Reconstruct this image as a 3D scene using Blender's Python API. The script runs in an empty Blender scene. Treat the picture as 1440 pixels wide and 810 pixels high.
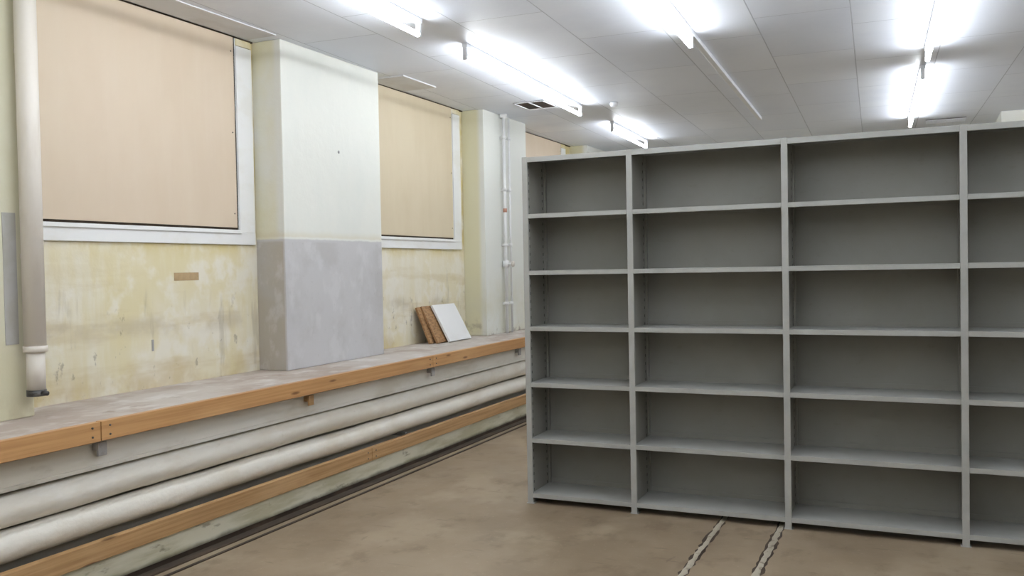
import bpy, bmesh, math, random
from mathutils import Vector, Matrix
random.seed(4)
sc=bpy.context.scene
sc.view_settings.view_transform='Standard'
sc.view_settings.look='None'
sc.view_settings.exposure=0.0

# ------------------------------------------------------------------ materials
def srgb(r,g,b):
    f=lambda c:(c/255/12.92) if c/255<=0.04045 else ((c/255+0.055)/1.055)**2.4
    return (f(r),f(g),f(b),1)
class M:
    def __init__(s,name,col,rough=.6,spec=.3,metal=0):
        s.m=bpy.data.materials.new(name); s.m.use_nodes=True
        s.nt=s.m.node_tree; s.N=s.nt.nodes; s.L=s.nt.links
        s.b=s.N['Principled BSDF']; s.b.inputs['Roughness'].default_value=rough
        s.b.inputs['Specular IOR Level'].default_value=spec; s.b.inputs['Metallic'].default_value=metal
        tc=s.N.new('ShaderNodeTexCoord'); s.co=tc.outputs['Object']
        rgb=s.N.new('ShaderNodeRGB'); rgb.outputs[0].default_value=col; s.c=rgb.outputs[0]
        s.hn=None
        s.L.new(s.c,s.b.inputs['Base Color'])
    def mp(s,scale,loc=(0,0,0),rot=(0,0,0)):
        n=s.N.new('ShaderNodeMapping'); s.L.new(s.co,n.inputs[0])
        n.inputs['Scale'].default_value=scale; n.inputs['Location'].default_value=loc; n.inputs['Rotation'].default_value=rot
        return n.outputs[0]
    def rng(s,v,lo,hi):
        n=s.N.new('ShaderNodeMapRange'); n.interpolation_type='SMOOTHSTEP'
        s.L.new(v,n.inputs[0]); n.inputs[1].default_value=lo; n.inputs[2].default_value=hi
        if lo>hi:
            n.inputs[1].default_value=hi; n.inputs[2].default_value=lo; n.inputs[3].default_value=1; n.inputs[4].default_value=0
        return n.outputs[0]
    def noise(s,scale,lo=.4,hi=.6,detail=4,rough=.6,loc=(0,0,0)):
        n=s.N.new('ShaderNodeTexNoise'); s.L.new(s.mp(scale,loc),n.inputs['Vector'])
        n.inputs['Scale'].default_value=1; n.inputs['Detail'].default_value=detail; n.inputs['Roughness'].default_value=rough
        return s.rng(n.outputs[0],lo,hi) if lo is not None else n.outputs[0]
    def vor(s,scale,lo,hi,loc=(0,0,0)):
        n=s.N.new('ShaderNodeTexVoronoi'); s.L.new(s.mp(scale,loc),n.inputs['Vector']); n.inputs['Scale'].default_value=1
        return s.rng(n.outputs['Distance'],lo,hi)
    def ax(s,axis,lo,hi,wob=0,ws=3):
        x=s.N.new('ShaderNodeSeparateXYZ'); s.L.new(s.co,x.inputs[0]); v=x.outputs[axis]
        if wob:
            n=s.noise((ws,)*3,None,detail=3); a=s.N.new('ShaderNodeMath'); a.operation='MULTIPLY_ADD'
            s.L.new(n,a.inputs[0]); a.inputs[1].default_value=wob; s.L.new(v,a.inputs[2])
            b=s.N.new('ShaderNodeMath'); b.operation='SUBTRACT'; s.L.new(a.outputs[0],b.inputs[0]); b.inputs[1].default_value=wob*.5
            v=b.outputs[0]
        return s.rng(v,lo,hi)
    def mul(s,*v):
        o=v[0]
        for w in v[1:]:
            n=s.N.new('ShaderNodeMath'); n.operation='MULTIPLY'; s.L.new(o,n.inputs[0])
            if isinstance(w,(int,float)): n.inputs[1].default_value=w
            else: s.L.new(w,n.inputs[1])
            o=n.outputs[0]
        return o
    def layer(s,col,*masks):
        f=s.mul(*masks) if len(masks)>1 else masks[0]
        n=s.N.new('ShaderNodeMix'); n.data_type='RGBA'; s.L.new(f,n.inputs[0]); s.L.new(s.c,n.inputs[6]); n.inputs[7].default_value=col
        s.c=n.outputs[2]; s.L.new(s.c,s.b.inputs['Base Color']); return s
    def bump(s,h,dist=.005,strength=.5):
        n=s.N.new('ShaderNodeBump'); s.L.new(h,n.inputs['Height']); n.inputs['Distance'].default_value=dist; n.inputs['Strength'].default_value=strength
        if s.hn: s.L.new(s.hn,n.inputs['Normal'])
        s.hn=n.outputs[0]; s.L.new(s.hn,s.b.inputs['Normal']); return s

# bay wall (yellowed, stained plaster)
m=M('yellowed_plaster',srgb(221,213,190),.55)
m.layer(srgb(215,203,160),m.noise((1.2,1.2,.9),.38,.62),m.ax(2,1.72,1.6),.85)
m.layer(srgb(226,221,206),m.noise((2,6,.9),.45,.68,loc=(3,0,0)),.75)
m.layer(srgb(228,223,210),m.noise((2,3,3),.50,.62,loc=(8,2,4)),.8)
m.layer(srgb(200,184,144),m.noise((1,.9,6),.54,.68),m.ax(2,1.75,1.3,.2),.5)
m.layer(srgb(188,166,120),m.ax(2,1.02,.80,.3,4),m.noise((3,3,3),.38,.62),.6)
m.layer(srgb(204,186,122),m.ax(2,1.58,1.69,.05,5),m.noise((3,4,3),.35,.6),.8)
m.layer(srgb(182,170,148),m.ax(2,1.08,1.17,.12,2),m.ax(2,1.28,1.19,.12,2),m.noise((2,3,4),.44,.66),.5)
m.layer(srgb(150,138,112),m.noise((3,9,1.4),.60,.72,loc=(2,9,3)),m.ax(2,1.6,1.3,.2),.35)
m.layer(srgb(120,106,86),m.vor((4,5,6),.09,.04),m.noise((1,1,1),.5,.56,loc=(7,1,2)),.7)
m.layer(srgb(120,108,88),m.noise((9,14,9),.62,.70),m.ax(2,1.45,1.1,.2),.5)
m.bump(m.noise((18,18,18),None,3),.004,.5)
MW=m.m
# pilaster plaster
m=M('pilaster_plaster',srgb(223,223,215),.5)
m.layer(srgb(216,208,166),m.ax(0,-4.03,-4.09),m.noise((1.5,1.5,1.2),.3,.65),.7)
m.layer(srgb(215,217,210),m.noise((1.5,2,1),.4,.7),.6)
m.layer(srgb(192,190,190),m.ax(2,1.735,1.72,.02,9),1.0)
m.layer(srgb(174,166,152),m.ax(2,1.72,1.70,.03,6),m.ax(0,-4.01,-4.02),.9)
m.layer(srgb(178,175,173),m.ax(2,1.72,1.70),m.noise((2,2,2),.45,.65),.7)
m.layer(srgb(204,202,202),m.ax(2,1.72,1.70),m.noise((6,6,4),.52,.66,loc=(5,5,1)),.5)
m.layer(srgb(150,144,138),m.ax(2,1.72,1.70),m.noise((22,22,22),.62,.75),.3)
m.layer(srgb(200,186,148),m.ax(2,1.735,1.75,.02,9),m.ax(2,1.80,1.74,.06,5),.35)
m.bump(m.noise((14,14,14),None,3),.006,.6)
MP=m.m
m=M('painted_plaster_white',srgb(230,230,222),.55)
m.layer(srgb(220,215,188),m.noise((.8,.8,.8),.4,.7),.5)
m.bump(m.noise((10,10,10),None,3),.004,.5)
MG=m.m
m=M('far_pilaster_plaster',srgb(224,225,218),.5)
m.layer(srgb(217,210,168),m.ax(0,-4.03,-4.09),.75)
m.layer(srgb(213,209,186),m.ax(2,1.6,1.0,.3),m.noise((2,2,2),.35,.6),.6)
m.layer(srgb(120,105,85),m.ax(2,1.0,.82,.2,5),m.noise((7,7,7),.5,.65),.6)
m.bump(m.noise((10,10,10),None,3),.004,.5)
MP2=m.m
m=M('cream_pilaster_plaster',srgb(216,212,190),.5)
m.layer(srgb(206,199,166),m.noise((2,2,1),.38,.62),.7)
m.layer(srgb(182,170,140),m.ax(2,1.0,.82,.2,5),m.noise((5,5,5),.42,.62),.6)
m.bump(m.noise((10,10,10),None,3),.004,.5)
MP3=m.m
# ledge top
m=M('dusty_ledge',srgb(190,182,174),.75)
m.layer(srgb(164,148,136),m.noise((2,1.5,2),.42,.6),.8)
m.layer(srgb(214,211,207),m.noise((5,3,5),.5,.68,loc=(4,2,0)),.6)
m.layer(srgb(120,100,82),m.noise((9,6,9),.62,.75),.5)
m.bump(m.noise((20,20,20),None,3),.004,.5); ML=m.m
m=M('under_ledge_plaster',srgb(218,214,205),.7)
m.layer(srgb(196,188,172),m.noise((1,1.2,5),.42,.62),.7)
m.layer(srgb(156,144,124),m.noise((4,3,8),.58,.74),.45)
m.bump(m.noise((12,12,12),None,3),.005,.5); MU=m.m
m=M('grey_plaster',srgb(178,176,172),.7); m.layer(srgb(166,162,150),m.noise((6,6,4),.42,.62),.7); MGS=m.m
m=M('base_panel_paint',srgb(206,201,180),.6)
m.layer(srgb(170,163,132),m.noise((2,1.5,9),.42,.62),.7)
m.layer(srgb(96,86,66),m.noise((8,5,14),.6,.72),.6)
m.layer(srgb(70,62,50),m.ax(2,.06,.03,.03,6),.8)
m.bump(m.noise((14,14,14),None,3),.003,.5); MB=m.m
# wood
def wood(name,a,b,k):
    m=M(name,srgb(*a),.55)
    m.layer(srgb(*b),m.noise((40,1.1,60),.38,.66,detail=4),.7)
    m.layer(srgb(min(255,a[0]+18),a[1]+20,a[2]+20),m.noise((5,1.0,5),.5,.7,loc=(0,3,0)),.5)
    m.layer(srgb(*k),m.vor((3,1.9,9),.13,.07,loc=(.3,.3,.2)),.8)
    m.bump(m.noise((40,1.1,60),None,3),.002,.4); return m.m
MWD=wood('pine_board',(190,146,98),(166,120,76),(98,60,32))
MWD2=wood('weathered_pine_board',(178,142,100),(146,110,70),(90,60,36))
# window board : pale plywood veneer
m=M('window_plywood',srgb(207,190,168),.5)
m.layer(srgb(201,182,159),m.noise((2,2,.8),.38,.66),.6)
m.layer(srgb(210,195,176),m.noise((1,10,.9),.42,.7,loc=(3,1,0)),.25)
m.bump(m.noise((2,2,2),None,2),.004,.15); MWB=m.m
m=M('window_plywood_rear',srgb(207,193,166),.5)
m.layer(srgb(199,183,153),m.noise((2,2,.8),.38,.66),.6)
m.layer(srgb(211,199,175),m.noise((1,10,.9),.42,.7,loc=(3,1,0)),.25)
m.bump(m.noise((2,2,2),None,2),.004,.15); MWB2=m.m
m=M('white_gloss_trim',srgb(232,232,231),.35,.5)
m.layer(srgb(222,219,211),m.noise((6,3,6),.5,.7),.5); m.bump(m.noise((9,9,9),None,3),.002,.3); MT=m.m
# pipes
m=M('pipe_lagging',srgb(228,223,212),.55)
m.layer(srgb(206,196,178),m.noise((3,1.5,3),.45,.68),.55)
m.layer(srgb(236,233,226),m.noise((10,4,10),.5,.7,loc=(1,5,2)),.5)
m.layer(srgb(160,146,122),m.noise((14,9,14),.66,.78),.4)
m.bump(m.noise((12,9,12),None,3),.012,.5); MPI=m.m
m=M('painted_pipe',srgb(222,215,205),.4,.5); m.layer(srgb(204,194,180),m.noise((8,8,2),.45,.7),.5)
m.bump(m.noise((20,20,6),None,3),.002,.4); MPP=m.m
m=M('dark_metal',srgb(70,68,66),.4,.5,.4); m.layer(srgb(120,118,114),m.noise((30,30,30),.5,.7),.6); MDM=m.m
m=M('galvanised_bracket',srgb(160,158,156),.5,.5,.2); m.layer(srgb(126,120,112),m.noise((20,20,20),.5,.7),.5); MGB=m.m
m=M('rust_red_paint',srgb(190,140,120),.6); m.layer(srgb(150,110,90),m.noise((20,20,20),.5,.7),.5); MRR=m.m
# shelving steel
m=M('grey_enamel_steel',srgb(141,139,132),.42,.45)
m.layer(srgb(133,131,123),m.noise((2,2,2),.4,.65),.6)
m.layer(srgb(118,115,106),m.noise((16,16,30),.6,.75),.25)
m.bump(m.noise((3,3,3),None,2),.004,.2); MS=m.m
m=M('grey_enamel_edge',srgb(168,168,163),.38,.5)
m.layer(srgb(152,152,147),m.noise((6,6,6),.45,.7),.5); MSE=m.m
m=M('slot_dark',srgb(60,61,59),.7); m.layer(srgb(72,72,70),m.noise((9,9,9),.4,.6),.5); MSL=m.m
# floor
m=M('worn_brown_concrete',srgb(144,127,105),.42,.35)
m.layer(srgb(126,109,88),m.noise((.9,.7,1),.42,.60),.75)
m.layer(srgb(160,144,121),m.noise((1.6,1.2,1),.5,.66,loc=(3,7,0)),.65)
m.layer(srgb(104,88,69),m.noise((5,3.5,5),.53,.70),.5)
m.layer(srgb(84,70,55),m.noise((3,18,3),.62,.70,loc=(2,2,0)),.3)
m.layer(srgb(84,70,55),m.noise((16,4,3),.66,.74,loc=(6,2,0)),.35)
m.layer(srgb(178,163,142),m.noise((40,40,40),.6,.75),.35)
r=m.noise((1.3,1.3,1),None); rr=m.N.new('ShaderNodeMapRange'); m.L.new(r,rr.inputs[0]); rr.inputs[1].default_value=.3; rr.inputs[2].default_value=.7; rr.inputs[3].default_value=.34; rr.inputs[4].default_value=.55
m.L.new(rr.outputs[0],m.b.inputs['Roughness'])
m.bump(m.noise((14,14,14),None,3),.003,.35); MF=m.m
m=M('joint_filler',srgb(172,163,146),.8); m.layer(srgb(110,98,80),m.noise((22,16,22),.54,.64),.6)
m.bump(m.noise((50,50,50),None,3),.006,.8); MJ=m.m
m=M('dark_line_strip',srgb(62,52,44),.6); m.layer(srgb(92,76,62),m.noise((10,4,10),.45,.65),.6); MDL=m.m  # dark colour for floor shadow lines, base gap and joint edges
# ceiling
m=M('ceiling_tile',srgb(232,234,238),.45,.4)
br=m.N.new('ShaderNodeTexBrick'); m.L.new(m.mp((1,1,1),(0.1,.13,0),(0,0,math.radians(90-2.3))),br.inputs['Vector'])
br.inputs['Scale'].default_value=1; br.inputs['Brick Width'].default_value=1.2; br.inputs['Row Height'].default_value=.6
br.inputs['Mortar Size'].default_value=.004; br.inputs['Mortar Smooth'].default_value=.2; br.offset=.37
br.inputs['Color1'].default_value=srgb(240,244,253); br.inputs['Color2'].default_value=srgb(232,237,249); br.inputs['Mortar'].default_value=srgb(190,194,205)
m.L.new(br.outputs['Color'],m.b.inputs['Base Color']); m.c=br.outputs['Color']
m.layer(srgb(226,231,244),m.noise((1.5,1.5,1),.45,.7),.5)
inv=m.rng(br.outputs['Fac'],1,0)
m.bump(inv,.006,.8); m.bump(m.noise((2.2,2.2,1),None,2),.02,.3); MC=m.m
m=M('ceiling_cut_piece',srgb(224,225,228),.6); m.layer(srgb(206,204,204),m.noise((4,2,4),.45,.65),.6); MC2=m.m
# fixtures
m=M('fixture_white_enamel',srgb(232,234,238),.35,.5); m.layer(srgb(215,217,222),m.noise((5,5,5),.45,.7),.4); MFX=m.m
def emis(name,s,col):
    m=bpy.data.materials.new(name); m.use_nodes=True; b=m.node_tree.nodes['Principled BSDF']
    b.inputs['Base Color'].default_value=(.9,.9,.9,1); b.inputs['Emission Color'].default_value=col; b.inputs['Emission Strength'].default_value=s; return m
ME=emis('fluorescent_tube_glow',45,(.90,.95,1,1))
m=M('white_melamine',srgb(232,232,231),.4,.4); m.layer(srgb(222,220,214),m.noise((5,5,5),.5,.7),.4); MWM=m.m
m=M('chipboard',srgb(160,124,86),.7); m.layer(srgb(120,88,58),m.noise((60,20,60),.45,.6),.7); MCH=m.m
m=M('brown_tape',srgb(172,146,108),.4,.5); m.layer(srgb(156,130,94),m.noise((20,20,20),.45,.6),.5); MTP=m.m
m=M('vent_dark',srgb(52,44,38),.7); m.layer(srgb(96,72,50),m.noise((12,12,12),.5,.65),.6); MVD=m.m
m=M('dark_reveal',srgb(62,52,42),.8); m.layer(srgb(84,70,54),m.noise((9,9,9),.45,.6),.5); MDR=m.m

# ------------------------------------------------------------------ mesh builder
class B:
    def __init__(s,name): s.name=name; s.bm=bmesh.new(); s.mats=[]
    def mi(s,m):
        if m not in s.mats: s.mats.append(m)
        return s.mats.index(m)
    def box(s,x0,x1,y0,y1,z0,z1,m,mat=None,bev=0):
        t=bmesh.new(); bmesh.ops.create_cube(t,size=1)
        for v in t.verts: v.co=Vector(((x0+x1)/2+v.co.x*(x1-x0),(y0+y1)/2+v.co.y*(y1-y0),(z0+z1)/2+v.co.z*(z1-z0)))
        if bev: bmesh.ops.bevel(t,geom=t.edges[:],offset=bev,segments=2,affect='EDGES',profile=.5)
        s.add(t,m,mat)
    def add(s,t,m,mat=None,smooth=False):
        i=s.mi(m)
        mp={}
        for v in t.verts: mp[v]=s.bm.verts.new(mat@v.co if mat else v.co)
        for f in t.faces:
            try: g=s.bm.faces.new([mp[v] for v in f.verts]); g.material_index=i; g.smooth=smooth
            except ValueError: pass
        t.free()
    def tube(s,pts,rads,m,seg=24,caps=True):
        """swept round section through points"""
        t=bmesh.new(); rings=[]
        n=len(pts); pts=[Vector(p) for p in pts]
        for k,p in enumerate(pts):
            d=(pts[min(k+1,n-1)]-pts[max(k-1,0)])
            if d.length<1e-9: d=Vector((0,0,1))
            d.normalize()
            up=Vector((0,0,1)) if abs(d.z)<.9 else Vector((0,1,0))
            a=d.cross(up).normalized(); b=d.cross(a).normalized()
            r=rads[k] if isinstance(rads,(list,tuple)) else rads
            rings.append([t.verts.new(p+(a*math.cos(2*math.pi*j/seg)+b*math.sin(2*math.pi*j/seg))*r) for j in range(seg)])
        for k in range(n-1):
            for j in range(seg):
                t.faces.new((rings[k][j],rings[k][(j+1)%seg],rings[k+1][(j+1)%seg],rings[k+1][j]))
        if caps: t.faces.new(rings[0]); t.faces.new(rings[-1][::-1])
        bmesh.ops.recalc_face_normals(t,faces=t.faces[:])
        s.add(t,m,None,True)
    def done(s,loc=None,rot=None):
        me=bpy.data.meshes.new(s.name); bmesh.ops.recalc_face_normals(s.bm,faces=s.bm.faces[:]); s.bm.to_mesh(me); s.bm.free()
        for m in s.mats: me.materials.append(m)
        o=bpy.data.objects.new(s.name,me); sc.collection.objects.link(o)
        if loc: o.location=loc
        if rot: o.rotation_euler=rot
        return o

CE=3.11; YB=12.3; YF=-3.0; XR=5.0; XW=-4.25; XP=-4.0; ZL=.806
# ------------------------------------------------------------------ shell
b=B('floor'); b.box(XW-.2,XR+.2,YF-.2,YB+.2,-.1,0,MF); b.done()
b=B('ceiling'); b.box(XW-.2,XR+.2,YF-.2,YB+.2,CE,CE+.1,MC); b.done()
b=B('wall_left'); b.box(XW-.15,XW,YF,YB,0,CE,MW); b.done()
b=B('wall_back'); b.box(XW-.15,XR+.15,YB,YB+.15,0,CE,MG); b.done()
b=B('wall_right'); b.box(XR,XR+.15,YF,YB,0,CE,MG); b.done()
b=B('wall_front'); b.box(XW-.15,XR+.15,YF-.15,YF,0,CE,MG); b.done()
# pilasters
def pil(y0,y1,m):
    b=B('pilaster'); b.box(XW,XP,y0,y1,ZL,CE,m,bev=.006); return b
b=pil(5.0,6.235,MP); b.tube([(XP-.004,5.66,2.40),(XP+.003,5.66,2.40)],.012,MGB,10); b.done()
pil(8.17,9.25,MP2).done(); pil(1.9,3.04,MP3).done(); pil(11.3,12.3,MP2).done(); pil(-1.4,-.3,MP2).done()
# ledge
b=B('ledge'); b.box(XW+.001,-3.562,YF,YB,.702,ZL,ML,bev=.004); b.done()
b=B('under_ledge_plinth'); b.box(XW,-3.735,YF,YB,0,.70,MU); b.done()
b=B('trim_under_ledge'); b.box(-3.734,-3.61,YF,YB,.566,.70,MU,bev=.004); b.box(-3.61,-3.60,YF,YB,.566,.585,MU,bev=.002); b.done()

# boards : upper and lower rails
def rail(name,z0,z1,splits,mat):
    b=B(name)
    for i in range(len(splits)-1):
        d=random.uniform(-.002,.002)
        b.box(-3.56,-3.52+d,splits[i]+.002,splits[i+1]-.002,z0+d,z1+d,mat,bev=.003)
        for yy in (splits[i]+.05,splits[i+1]-.05):
            for zz in (z0+.025,z1-.025): b.tube([(-3.523,yy,zz),(-3.5165,yy,zz)],.005,MDM,8)
    return b
rail('timber_rail_upper',.715,.808,[-3,.3,3.02,6.2,9.3,12.3],MWD).done()
rail('timber_rail_lower',.150,.242,[-3,-.6,2.3,5.3,8.6,12.3],MWD2).done()
b=B('baseboard_left'); b.box(-3.575,-3.535,YF,YB,.03,.150,MB,bev=.002); b.box(-3.59,-3.545,YF,YB,0,.03,MDL); b.done()  # lower box is a dark strip for the gap under the panel
b=B('trim_floor_strip'); b.box(-3.53,-3.465,YF,YB,0,.008,MDL); b.box(-3.41,-3.392,YF,YB,0,.006,MDL); b.done()  # dark strips draw the shadow lines along the low floor channel
# hangers under the ledge
for y,mm in ((3.06,MGB),(4.68,MWD2),(6.27,MGB),(8.0,MGB)):
    b=B('rail_hanger'); b.box(-3.575,-3.561,y-.025,y+.025,.635,.70,mm,bev=.002); b.box(-3.608,-3.575,y-.02,y+.02,.66,.70,mm); b.done()
# big lagged pipes
def lagged(name,x,z,r,ph):
    b=B(name); pts=[];rad=[]; y=YF+.01
    while y<YB-.01:
        w=.003*math.sin(y*1.7+ph)+.002*math.sin(y*4.1+ph*2)
        pts.append((x+w*.5,y,z+w)); q=(y+ph)%.92
        rad.append(r+(.0025 if q<.06 else 0)+.001*math.sin(y*9+ph)); y+=.03
    b.tube(pts,rad,MPI,28)
    return b.done()
lagged('lagged_heating_pipe',-3.648,.480,.073,.3)
lagged('lagged_heating_pipe',-3.648,.322,.071,1.1)
for y in (2.0,5.9,9.6):
    b=B('pipe_support'); b.box(-3.73,-3.60,y-.015,y+.015,.215,.243,MGB,bev=.002); b.done()

# ------------------------------------------------------------------ boarded windows
def window(i,y0,y1,mat):
    b=B('window_%d'%i)
    b.box(XW,XW+.012,y0,y1-.16,1.79,CE-.006,MDR)
    b.box(XW+.012,XW+.026,y0+.02,y1-.185,1.805,CE-.012,mat,bev=.001)
    b.box(XW,XW+.022,y0,y1,1.69,1.775,MT,bev=.003)
    b.box(XW+.0,XW+.035,y0,y1-.15,1.765,1.79,MT,bev=.003)
    b.box(XW,XW+.022,y1-.155,y1,1.775,CE-.06,MT,bev=.003)
    b.box(XW,XW+.012,y1-.17,y1-.15,1.79,CE-.006,MT)
    b.box(XW,XW+.016,y1-.15,y1,CE-.055,CE-.004,MW)
    for zz in (1.9,2.45,3.0):
        b.tube([(XW+.024,y1-.21,zz),(XW+.0285,y1-.21,zz)],.005,MDM,8)
    b.done()
window(1,3.24,4.97,MWB); window(2,6.24,8.09,MWB2); window(3,9.26,11.1,MWB)
b=B('trim_1')
for y0,y1 in ((3.05,4.99),(6.24,8.16),(9.26,11.29)):
    b.box(XW,XW+.02,y0,y1,CE-.01,CE,MDR)
b.done()
b=B('ceiling_patch')
b.box(-4.20,-3.95,3.2,4.9,CE-.008,CE-.001,MC2); b.box(-4.2,-3.86,6.4,6.95,CE-.012,CE-.001,MC2); b.done()
b=B('brown_tape_strip'); b.box(XW,XW+.002,4.225,4.435,1.455,1.505,MTP); b.done()
b=B('plaster_plug')
b.box(XW,XW+.004,4.03,4.045,1.03,1.10,MGB,bev=.001); b.done()

# ------------------------------------------------------------------ left vertical pipe
b=B('vertical_pipe')
x,y=-3.93,3.0
b.tube([(x,y,1.15),(x,y,CE)],.050,MPP,28)
b.tube([(x,y,1.13),(x,y,1.16)],.055,MPP,28)
b.tube([(x,y,.94),(x,y,1.14)],.042,MPP,28)
b.tube([(x,y,.915),(x,y,.945)],.045,MDM,28)
b.tube([(x+.04,y,.93),(x+.075,y,.93)],.012,MDM,12)
for z in (2.6,1.6): b.box(-3.999,x,y-.015,y+.015,z-.012,z+.012,MPP)
b.done()
b=B('plaster_grey_patch'); b.box(XP,XP+.003,2.895,2.965,1.17,1.81,MGS); b.done()  # narrow grey patch on the pilaster beside the pipe
# thin pipes on the far pilaster
b=B('thin_riser_pipes')
for yy,z0,r in ((8.56,ZL,.017),(8.69,ZL,.011)):
    b.tube([(-3.955,yy,z0),(-3.955,yy,CE-.03)],r,MT,16)
    for z in (1.1,1.72,2.3,2.85): b.tube([(-3.955,yy,z),(-3.955,yy,z+.035)],r+.007,MT,16); b.box(XP+.001,-3.955,yy-.01,yy+.01,z+.005,z+.03,MT)
b.tube([(-3.955,8.56,2.08),(-3.955,8.56,2.12)],.021,MRR,16)
b.tube([(-3.955,8.56,1.50),(-3.955,8.56,1.57)],.034,MT,16)
b.tube([(-3.955,8.56,1.535),(-3.88,8.56,1.535)],.012,MT,12); b.tube([(-3.88,8.56,1.535),(-3.865,8.56,1.535)],.03,MPP,16)
b.tube([(-3.955,8.56,CE-.04),(-3.955,8.56,CE)],.04,MT,16)
b.done()

# ------------------------------------------------------------------ leaning boards
def lean(name,yc,w,xb,xt,th,core,face,zt=.335,yaw=0.0):
    b=B(name); L=math.hypot(xb-xt,zt); ang=math.atan2(xb-xt,zt)
    b.box(0,th*.15,-w/2,w/2,0,L,face); b.box(-th,0,-w/2,w/2,0,L,core,bev=.001)
    return b.done((xb,yc,ZL+math.sin(ang)*th+.001),(0,-ang,yaw))
lean('white_melamine_board',7.56,.44,-3.985,-4.17,.018,MWM,MWM,.34)
lean('chipboard_offcut',7.42,.46,-4.03,-4.20,.018,MCH,MCH,.335)
lean('chipboard_offcut',7.36,.46,-4.075,-4.215,.018,MCH,MCH,.33)

# ------------------------------------------------------------------ shelving
b=B('steel_shelving_unit')
Y0,D=5.16,.33
xs=[-2.245,-1.565,-.67,.22,1.115,2.01]; H=2.19
zs=[.035,.385,.738,1.093,1.445,1.80]
for i,x in enumerate(xs):
    w=.0175
    b.box(x-w,x+w,Y0,Y0+.004,0,H,MSE,bev=.001)
    b.box(x-w,x-w+.003,Y0+.004,Y0+.02,0,H,MSE); b.box(x+w-.003,x+w,Y0+.004,Y0+.02,0,H,MSE)
    b.box(x-.006,x+.006,Y0+.004,Y0+D,0.0,H,MS)
    b.box(x-w,x+w,Y0+D-.03,Y0+D,0,H,MS,bev=.001)
    b.box(x-.025,x+.025,Y0-.002,Y0+.05,0,.004,MSE)
    for s in (-1,1):
        if (i==0 and s<0) or (i==len(xs)-1 and s>0): continue
        for k in range(42):
            z=.08+k*.05
            for yy in (Y0+.05,Y0+D-.06):
                b.box(x+s*.006,x+s*.0068,yy-.004,yy+.004,z-.009,z+.009,MSL)
for i in range(len(xs)-1):
    a,c=xs[i]+.0065,xs[i+1]-.0065; a2,c2=xs[i]+.018,xs[i+1]-.018
    b.box(a,c,Y0+D-.006,Y0+D-.002,.03,H-.005,MS)
    for j,z in enumerate(zs):
        z+=random.uniform(-.001,.001)
        b.box(a,c,Y0+.006,Y0+D-.007,z+.028,z+.031,MSE)
        b.box(a2,c2,Y0+.001,Y0+.006,z+.004,z+.031,MSE,bev=.001)
        b.box(a2,c2,Y0+.006,Y0+.022,z+.004,z+.007,MSE)
        b.box(a,c,Y0+D-.012,Y0+D-.007,z,z+.06,MS)
    b.box(a,c,Y0+.006,Y0+D-.007,H-.006,H-.003,MS)
    b.box(a2,c2,Y0+.001,Y0+.006,H-.034,H-.002,MSE,bev=.001)
b.done()

# ------------------------------------------------------------------ floor filler strips
def strip(xc,w):
    b=B('trim_floor_joint')
    for ww0,hh,mm,jit in ((w*1.55,.0015,MDL,.3),(w,.006,MJ,.28)):
        t=bmesh.new(); prev=None; y=-2.5
        while y<5.9:
            dx=random.uniform(-.004,.004); ww=ww0*random.uniform(1-jit,1+jit); h=hh*random.uniform(.7,1.1)
            r=[t.verts.new((xc+dx-ww,y,.0004)),t.verts.new((xc+dx-ww*.6,y,h)),t.verts.new((xc+dx+ww*.6,y,h)),t.verts.new((xc+dx+ww,y,.0004))]
            if prev:
                for k in range(3): t.faces.new((prev[k],prev[k+1],r[k+1],r[k]))
            prev=r; y+=.045
        b.add(t,mm,None,True)
    b.done()
strip(-1.045,.0145); strip(-.715,.0165)

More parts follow.
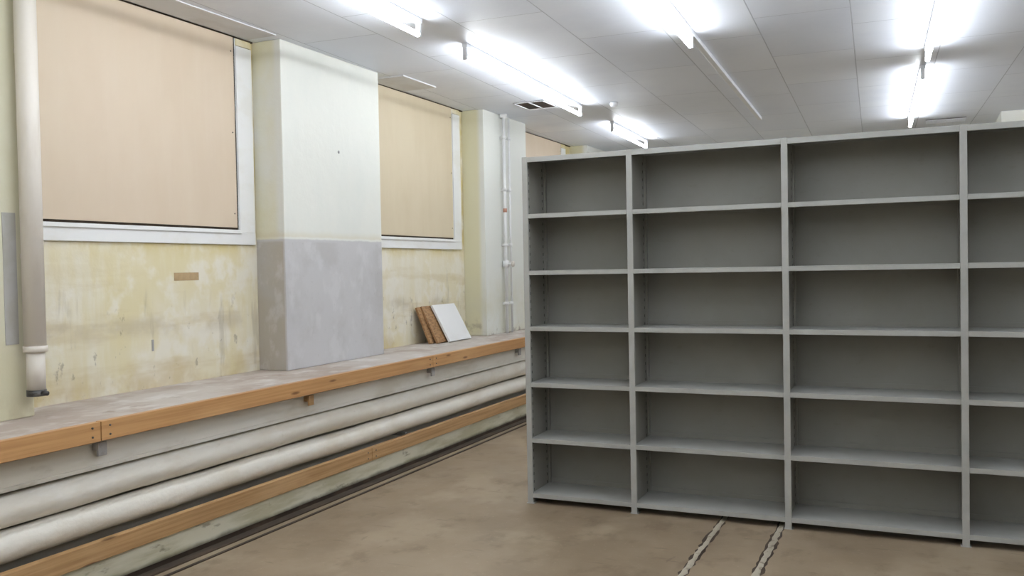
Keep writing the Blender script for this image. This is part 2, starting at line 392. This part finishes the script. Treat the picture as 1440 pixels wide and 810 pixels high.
# ------------------------------------------------------------------ fluorescent fixtures
def fixture(x0,ya,yb,lit=True):
    """batten along the (slightly skewed) ceiling grid: x = x0-.04*y"""
    L=yb-ya; yc=(ya+yb)/2
    b=B('fluorescent_batten')
    b.box(-.022,.022,-L/2,L/2,-.032,0,MFX,bev=.004)
    if lit:
        for s in (-1,1):
            b.box(-.016,.016,s*(L/2-.012)-.012,s*(L/2-.012)+.012,-.118,-.03,MFX,bev=.003)
        b.tube([(0,-L/2+.025,-.102),(0,L/2-.025,-.102)],.017,ME,10)
    o=b.done((x0-.04*yc,yc,CE),(0,0,math.atan(.04))); return o
fixture(-2.71,2.55,5.04); fixture(-2.71,5.72,8.44); fixture(-2.71,9.58,11.2); fixture(-2.71,-.6,1.9)
fixture(-1.17,3.65,6.2); fixture(-1.17,6.22,8.2,False); fixture(-1.17,8.21,10.2,False); fixture(-1.17,.6,3.1); fixture(-1.17,-2.4,.1)
fixture(.38,4.95,7.5); fixture(.38,8.18,11.1); fixture(.38,1.8,4.3); fixture(.38,-1.4,1.1)
fixture(2.5,2.2,4.7); fixture(2.5,5.2,7.7); fixture(2.5,8.4,10.9)

# ceiling vent opening, detector, grille
b=B('ceiling_vent')
b.box(-3.60,-3.28,8.02,8.42,CE-.004,CE-.001,MVD)
for k in range(3): b.box(-3.60+k*.155,-3.60+k*.155+.01,8.02,8.42,CE-.012,CE-.001,MFX)
for k in (8.02,8.41): b.box(-3.60,-3.28,k,k+.01,CE-.012,CE-.001,MFX)
b.done()
b=B('smoke_detector'); b.tube([(-2.72,8.5,CE-.045),(-2.72,8.5,CE-.035),(-2.72,8.5,CE-.015),(-2.72,8.5,CE)],[.02,.035,.042,.038],MFX,24); b.done()
b=B('ceiling_grille'); b.box(.10,.52,11.4,11.7,CE-.006,CE-.001,MVD)
for k in range(5): b.box(.10,.52,11.42+k*.065,11.435+k*.065,CE-.012,CE-.006,MFX)
b.done()
b=B('soffit_box'); b.box(.85,2.6,11.2,12.3,2.85,CE,MG,bev=.004); b.done()

# ------------------------------------------------------------------ world + camera
w=bpy.data.worlds.new('World'); sc.world=w; w.use_nodes=True
w.node_tree.nodes['Background'].inputs[0].default_value=(.5,.52,.55,1); w.node_tree.nodes['Background'].inputs[1].default_value=.05
f=1255
Yv=Vector((570,40,-f)).normalized(); Xv=Vector((2760,23,f)); Xv=(Xv-Yv*Xv.dot(Yv)).normalized(); Zv=Xv.cross(Yv)
R=Matrix((Xv,Yv,Zv)).to_4x4()
cd=bpy.data.cameras.new('camera'); cam=bpy.data.objects.new('camera',cd); sc.collection.objects.link(cam)
cd.sensor_width=36; cd.lens=36*f/1440; cd.clip_start=.05
cam.matrix_world=Matrix.Translation((0,0,1.5))@R
sc.camera=cam
